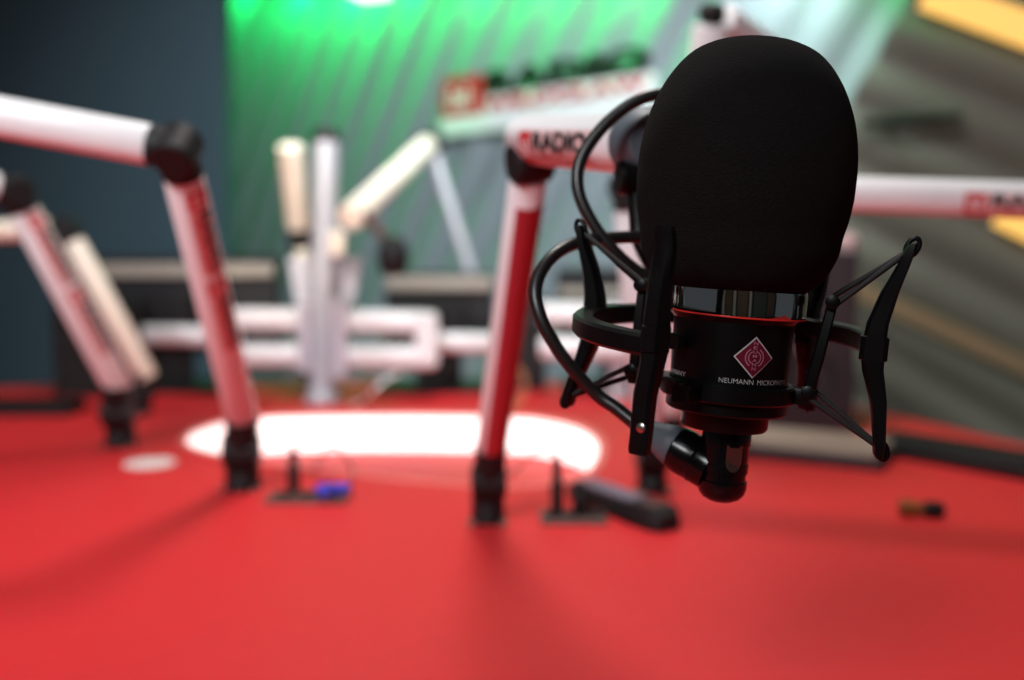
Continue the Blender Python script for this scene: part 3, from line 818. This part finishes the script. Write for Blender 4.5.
def monitor(label, x0, y0, x1, y1, D, ly0, ly1, yaw_=0.0, foot=True, lx0=None, lx1=None):
    a = P(x0, y1, D); b = P(x1, y0, D); c = (a + b) / 2; w_ = abs(b.x - a.x); h_ = abs(b.z - a.z)
    R = Matrix.Translation(c) @ Matrix.Rotation(yaw_, 4, 'Z')
    root = thing('monitor', label, 'monitor', Matrix.Translation((c.x, c.y, a.z)), 'screens at the back of the table')
    mb = MB(); mb.box((0, 0, 0), (w_, .03, h_), R, bev=.008); sh = obj('back_shell', mb, M_screen, root, 30)
    zl = P(x0, (ly0 + ly1) / 2, D - .03).z - c.z; hl = (ly1 - ly0) / F * D
    mb = MB(); mb.box((0, -.022, zl), (w_ * .97, .016, hl), R, bev=.004); lg = obj('back_ledge', mb, M_ledge, root, 30); lg['label'] = 'ledge across the back, paled for the light it catches'
    mb = MB(); mb.box((0, .0165, 0), (w_ - .02, .004, h_ - .02), R); obj('screen', mb, M_gloss, root, 30)
    mb = MB(); mb.box((0, -.03, -h_ * .15), (.1, .03, .1), R, bev=.006); obj('mount_plate', mb, M_blkm, sh, 30)
    for k in range(4):
        mb = MB(); mb.box((w_ * .3, -.016, -h_ * .05 - k * .012), (w_ * .25, .003, .005), R); obj('vent', mb, M_blkm, sh, 0)
    if foot:
        z0 = ZT - c.z; mb = MB(); zt_ = -h_ / 2 + .04; mb.box((0, -.02, (zt_ + z0 + .004) / 2), (.09, .03, zt_ - z0 - .004), R, bev=.006); mb.box((0, 0, z0 + .006), (.24, .16, .012), R, bev=.004)
        obj('foot', mb, M_blkm, root, 30)
    return root
monitor('wide black monitor seen from behind, left of the silver pole', 66, 256, 280, 352, 2.0, 264, 277)
monitor('black monitor seen from behind, between the silver pole and the red-tubed arm', 386, 272, 494, 352, 2.0, 277, 290)
monitor('black monitor seen from behind, half hidden by the shock mount', 556, 268, 690, 352, 2.02, 288, 296, foot=True)
# low rack of black equipment under the screens
mb = MB()
def tbox(name, label, cat, x0, x1, ytop, ybase, th, m, bev=.006, parts=None, group=None):
    a = T(x0, ybase); b = T(x1, ybase); D = (a - CAM).dot(FWD)
    h_ = (ybase - ytop) / F * D
    c = (a + b) / 2; root = thing(name, label, cat, c + Vector((0, th / 2, 0)), group)
    mb = MB(); mb.box((c.x, c.y + th / 2, ZT + h_ / 2), (b.x - a.x, th, h_), bev=bev); bd_ = obj('case', mb, m, root, 30)
    return root, c, b.x - a.x, h_, bd_
r, c, w_, h_, bd_ = tbox('computer_case', 'black computer case low behind the left arms, under the wide monitor', 'computer', 54, 138, 305, 397, .055, M_blkm)
mb = MB(); mb.box((c.x, c.y - .003, ZT + h_ * .6), (w_ * .8, .006, h_ * .12), bev=.002); obj('drive_slot', mb, M_screen, r, 0)
r, c, w_, h_, bd_ = tbox('computer_case', 'upright black computer case just right of the red-tubed arm', 'computer', 500, 546, 296, 391, .12, M_blkm)
mb = MB(); mb.box((c.x, c.y - .003, ZT + h_ * .7), (w_ * .7, .006, h_ * .12), bev=.002); obj('drive_slot', mb, M_screen, r, 0)
# second pair of white arms, behind the cable
c = T(618, 398); D2 = (c - CAM).dot(FWD)
ms = thing('bar_mount', 'pair of white horizontal bars on a post, behind the looping microphone cable', 'monitor arm', c)
mb = MB(); mb.tube([c, c + Vector((0, 0, .19))], .016, 18); obj('post', mb, M_silver, ms, 40)
mb = MB(); mb.lathe([(.03, 0), (.03, .008), (.02, .012)], Matrix.Translation(c), 20); obj('foot', mb, M_silver, ms, 40)
for y in (314, 348):
    A = P(540, y - 1, D2 - .02); B = P(640, y + 2, D2 - .02); mb = MB(); mb.tube([A, A.lerp(B, .02), A.lerp(B, .98), B], [.017, .021, .021, .017], 20, upv=(0, 0, 1), ry=.8); obj('horizontal_bar', mb, M_white, ms, 50)

# ================================================================== THINGS ON THE TABLE
# speaker behind the microphone
def box_speaker():
    b = T(818, 432); D = (b - CAM).dot(FWD); w_ = 88 / F * D; h_ = 180 / F * D
    root = thing('speaker', 'dark box loudspeaker standing on the table behind the shock mount', 'speaker', b)
    R = Matrix.Translation(b + Vector((0, .07, 0))) @ Matrix.Rotation(math.radians(-12), 4, 'Z')
    mb = MB(); mb.box((0, 0, h_ / 2), (w_, .13, h_), R, bev=.006); cab = obj('cabinet', mb, M_purple, root, 30)
    for z_, r_ in ((.3, .036), (.72, .018)):
        Rk = R @ Matrix.Translation((0, -.064, h_ * z_)) @ Matrix.Rotation(PI / 2, 4, 'X')
        mb = MB(); mb.lathe([(r_ * 1.15, -.002), (r_ * 1.15, .003), (r_, .003), (r_ * .4, -.004), (r_ * .3, .002), (.001, .003)], Rk, 28); obj('driver', mb, M_blkm, cab, 40)
    mb = MB(); p = P(847, 250, D + .05); zt = b.z + h_
    mb.lathe([(.013, zt - .001), (.013, zt + .004), (.017, zt + .008), (.017, zt + .02), (.012, zt + .027), (.001, zt + .03)], Matrix.Translation((p.x, p.y, 0)), 20); k = obj('knob', mb, M_logoplate, root, 50); k['label'] = 'pale pinkish knob on top'
box_speaker()
# papers behind the microphone
b = T(803, 462); D = (b - CAM).dot(FWD)
Rp = Matrix.Translation(b) @ Matrix.Rotation(math.radians(-30), 4, 'Z')
pp = thing('paper_stack', 'pale stack of papers on a dark folder lying behind the microphone plug', 'papers', Rp)
mb = MB(); mb.box((0, .05, .008), (.2, .13, .016), Rp, bev=.002); obj('folder', mb, M_purple, pp, 0)
mb = MB()
for k in range(3): mb.box((.004 * (k % 2) - .004, .055 + .003 * (k % 3), .0172 + k * .0022), (.185, .12, .002), Rp @ Matrix.Rotation(math.radians(k * 1.2 - 2), 4, 'Z'))
obj('sheets', mb, M_paper, pp, 0)
# keyboards
def keyboard(label, A, B, depth, side, cols=12):
    A, B = Vector(A), Vector(B); Mx = frame((A + B) / 2, B - A, Vector((0, 0, 1)).cross(B - A)); L = (B - A).length
    root = thing('keyboard', label, 'keyboard', Mx)
    mb = MB(); mb.box((0, 0, .009), (L, depth, .018), Mx, bev=.004); cs = obj('case', mb, M_blkm, root, 30)
    mb = MB()
    for r_ in range(4):
        for c_ in range(cols): mb.box((-L / 2 + L * (c_ + .5) / cols, -depth * .32 + depth * .2 * r_, .02), (L / cols * .82, depth * .15, .006), Mx, bev=.0015)
    obj('keys', mb, M_screen, root, 30)
keyboard('long black keyboard lying along the right edge of the table', T(880, 448), T(1052, 478), .09, 1)
keyboard('flat black keyboard lying at the left edge of the table', T(-40, 413), T(78, 413), .08, 1)
# paper disc
b = T(150, 464); mb = MB()
mb.lathe([(.031, 0), (.032, .0006), (.032, .0016), (.0315, .002), (.02, .002), (.001, .002)], Matrix.Translation(b), 36)
tag(obj('coaster', mb, M_paperw, smooth=30), 'round white paper coaster lying on the red table on the left', 'coaster')
# socket plates with upright plugs
def socket(label, x0, x1, y, yaw_, plugs):
    c = T((x0 + x1) / 2, y); a = T(x0, y); b = T(x1, y)
    Mx = Matrix.Translation(c) @ Matrix.Rotation(yaw_, 4, 'Z')
    root = thing('table_socket', label, 'socket', Mx, 'socket plates in the table')
    mb = MB(); mb.box((0, 0, .002), ((b.x - a.x), .05, .004), Mx, bev=.0015); pl_ = obj('plate', mb, M_greyplate, root, 30)
    for k in (-1, 0, 1):
        mb = MB(); mb.lathe([(.010, .0042), (.010, .006), (.007, .006), (.007, .0045)], Mx @ Matrix.Translation((k * (b.x - a.x) * .3, 0, 0)), 20); obj('jack_hole', mb, M_blkm, pl_, 40)
    return Mx, root, (b.x - a.x)
def jack(label, loc, h, r, tail=None, m=M_blkm, tm=None, tr=.0018, ang=None):
    Mx = Matrix.Translation(loc)
    if ang: Mx = Mx @ ang
    root = thing('jack_plug', label, 'plug', Mx)
    mb = MB(); mb.lathe([(r * .8, 0), (r, .003), (r, h * .45), (r * .8, h * .5), (r * .75, h * .8), (r * .45, h), (r * .2, h)], Mx, 18); obj('plug_shell', mb, m, root, 40)
    mb = MB(); mb.lathe([(r * 1.05, h * .40), (r * 1.15, h * .41), (r * 1.15, h * .46), (r * 1.05, h * .47)], Mx, 18); obj('collar', mb, M_screen, root, 40)
    if tail:
        mb = MB(); mb.tube(bez([Mx @ Vector((0, 0, h * .97))] + tail, 8), tr, 8); obj('cord', mb, tm or M_rubber, root, 60)
Mx, r, w_ = socket('grey socket plate in the table holding a black plug and a blue plug', 268, 348, 499, 0, 0)
jack('black upright plug in the left socket plate', T(294, 497) + Vector((0, 0, .0062)), .052, .0065, [P(295, 440, 1.1), P(294, 425, 1.16)], tr=.0012)
jack('blue plug lying sideways on the left socket plate', T(318, 503) + Vector((0, 0, .013)), .036, .008, [P(350, 490, 1.06), P(352, 468, 1.07), P(340, 450, 1.1), P(328, 446, 1.14), T(315, 470, ZT + .003)], m=M_blue, tr=.0013, ang=Matrix.Rotation(math.radians(84), 4, 'Y'))
Mx, r, w_ = socket('grey socket plate in the table beside the black handset', 540, 606, 519, 0, 0)
jack('tall black plug standing in the socket plate beside the handset', T(557, 517) + Vector((0, 0, .0062)), .058, .0065, [P(556, 455, 1.02), P(540, 448, 1.05), P(515, 470, 1.1), T(480, 495, ZT + .003)], tr=.0012)
jack('short black plug in the socket plate beside the handset', T(580, 517) + Vector((0, 0, .0062)), .03, .008)
# handset
A, B = T(578, 497), T(664, 530)
Mx = frame((A + B) / 2 , B - A, Vector((0, 0, 1)).cross(B - A)); L = (B - A).length
hs = thing('handset', 'black handset with rows of pale keys lying right of the upright plugs', 'handset', Mx)
mb = MB()
rings = []
for x, w_, h_ in ((-L / 2 - .012, .006, .012), (-L / 2, .012, .018), (-L / 4, .017, .02), (0, .018, .02), (L / 4, .019, .021), (L / 2, .018, .022), (L / 2 + .008, .012, .016)):
    rings.append([Mx @ Vector((x, y, z)) for y, z in ((-w_, .001), (w_, .001), (w_ * 1.05, h_ * .5), (w_ * .8, h_), (-w_ * .8, h_), (-w_ * 1.05, h_ * .5))])
mb.loft(rings); cs = obj('case', mb, M_blkm, hs, 40)
for i in range(6):
    for j in range(2):
        mb = MB(); mb.box((-L * .36 + i * L * .11, -.007 + j * .014, .0215), (L * .075, .009, .004), Mx, bev=.001); obj('key', mb, M_key, hs, 30)
mb = MB(); mb.box((L * .4, 0, .0225), (L * .16, .022, .003), Mx, bev=.001); obj('display', mb, M_greyplate, hs, 30)
# little amber and black adapter
b = T(921, 517)
Mx = Matrix.Translation(b + Vector((0, 0, .0085))) @ Matrix.Rotation(math.radians(-12), 4, 'Z') @ Matrix.Rotation(PI / 2, 4, 'Y')
ad = thing('plug_adapter', 'small amber brown and black plug adapter lying alone on the right of the red table', 'adapter', Mx)
mb = MB(); mb.lathe([(.004, -.022), (.0085, -.021), (.0085, -.006), (.006, -.004), (.006, .002)], Mx, 18); obj('amber_grip', mb, M_amber, ad, 40)
mb = MB(); mb.lathe([(.0062, .002), (.0082, .003), (.0082, .018), (.005, .022), (.003, .023)], Mx, 18); obj('black_grip', mb, M_blkm, ad, 40)
# loose cables at the back of the table
def floorcable(label, pts, r_, m):
    mb = MB(); mb.tube(bez(pts, 8), r_, 8); tag(obj('loose_cable', mb, m, smooth=60), label, 'cable', 'loose cables at the back of the table')
floorcable('thin white cable curving down from the paired arms right of the silver pole', [P(400, 372, 1.72), P(385, 380, 1.7), P(372, 392, 1.7), T(362, 402, ZT + .003), T(352, 404, ZT + .003)], .003, M_white)
floorcable('thin beige cable hanging behind the paired arms, near the silver pole', [P(374, 362, 1.86), P(371, 378, 1.86), T(366, 394, ZT + .003), T(352, 398, ZT + .003)], .003, M_beigec)
lp = [P(513 + 12 * math.cos(a), 385 + 19 * math.sin(a), 1.62 + .02 * math.sin(a)) for a in [math.radians(-130 + 250 * i / 10) for i in range(11)]]
for p_ in lp: p_.z = max(p_.z, ZT + .004)
floorcable('beige cable loop standing behind the red-tubed arm', lp, .004, M_beigec)
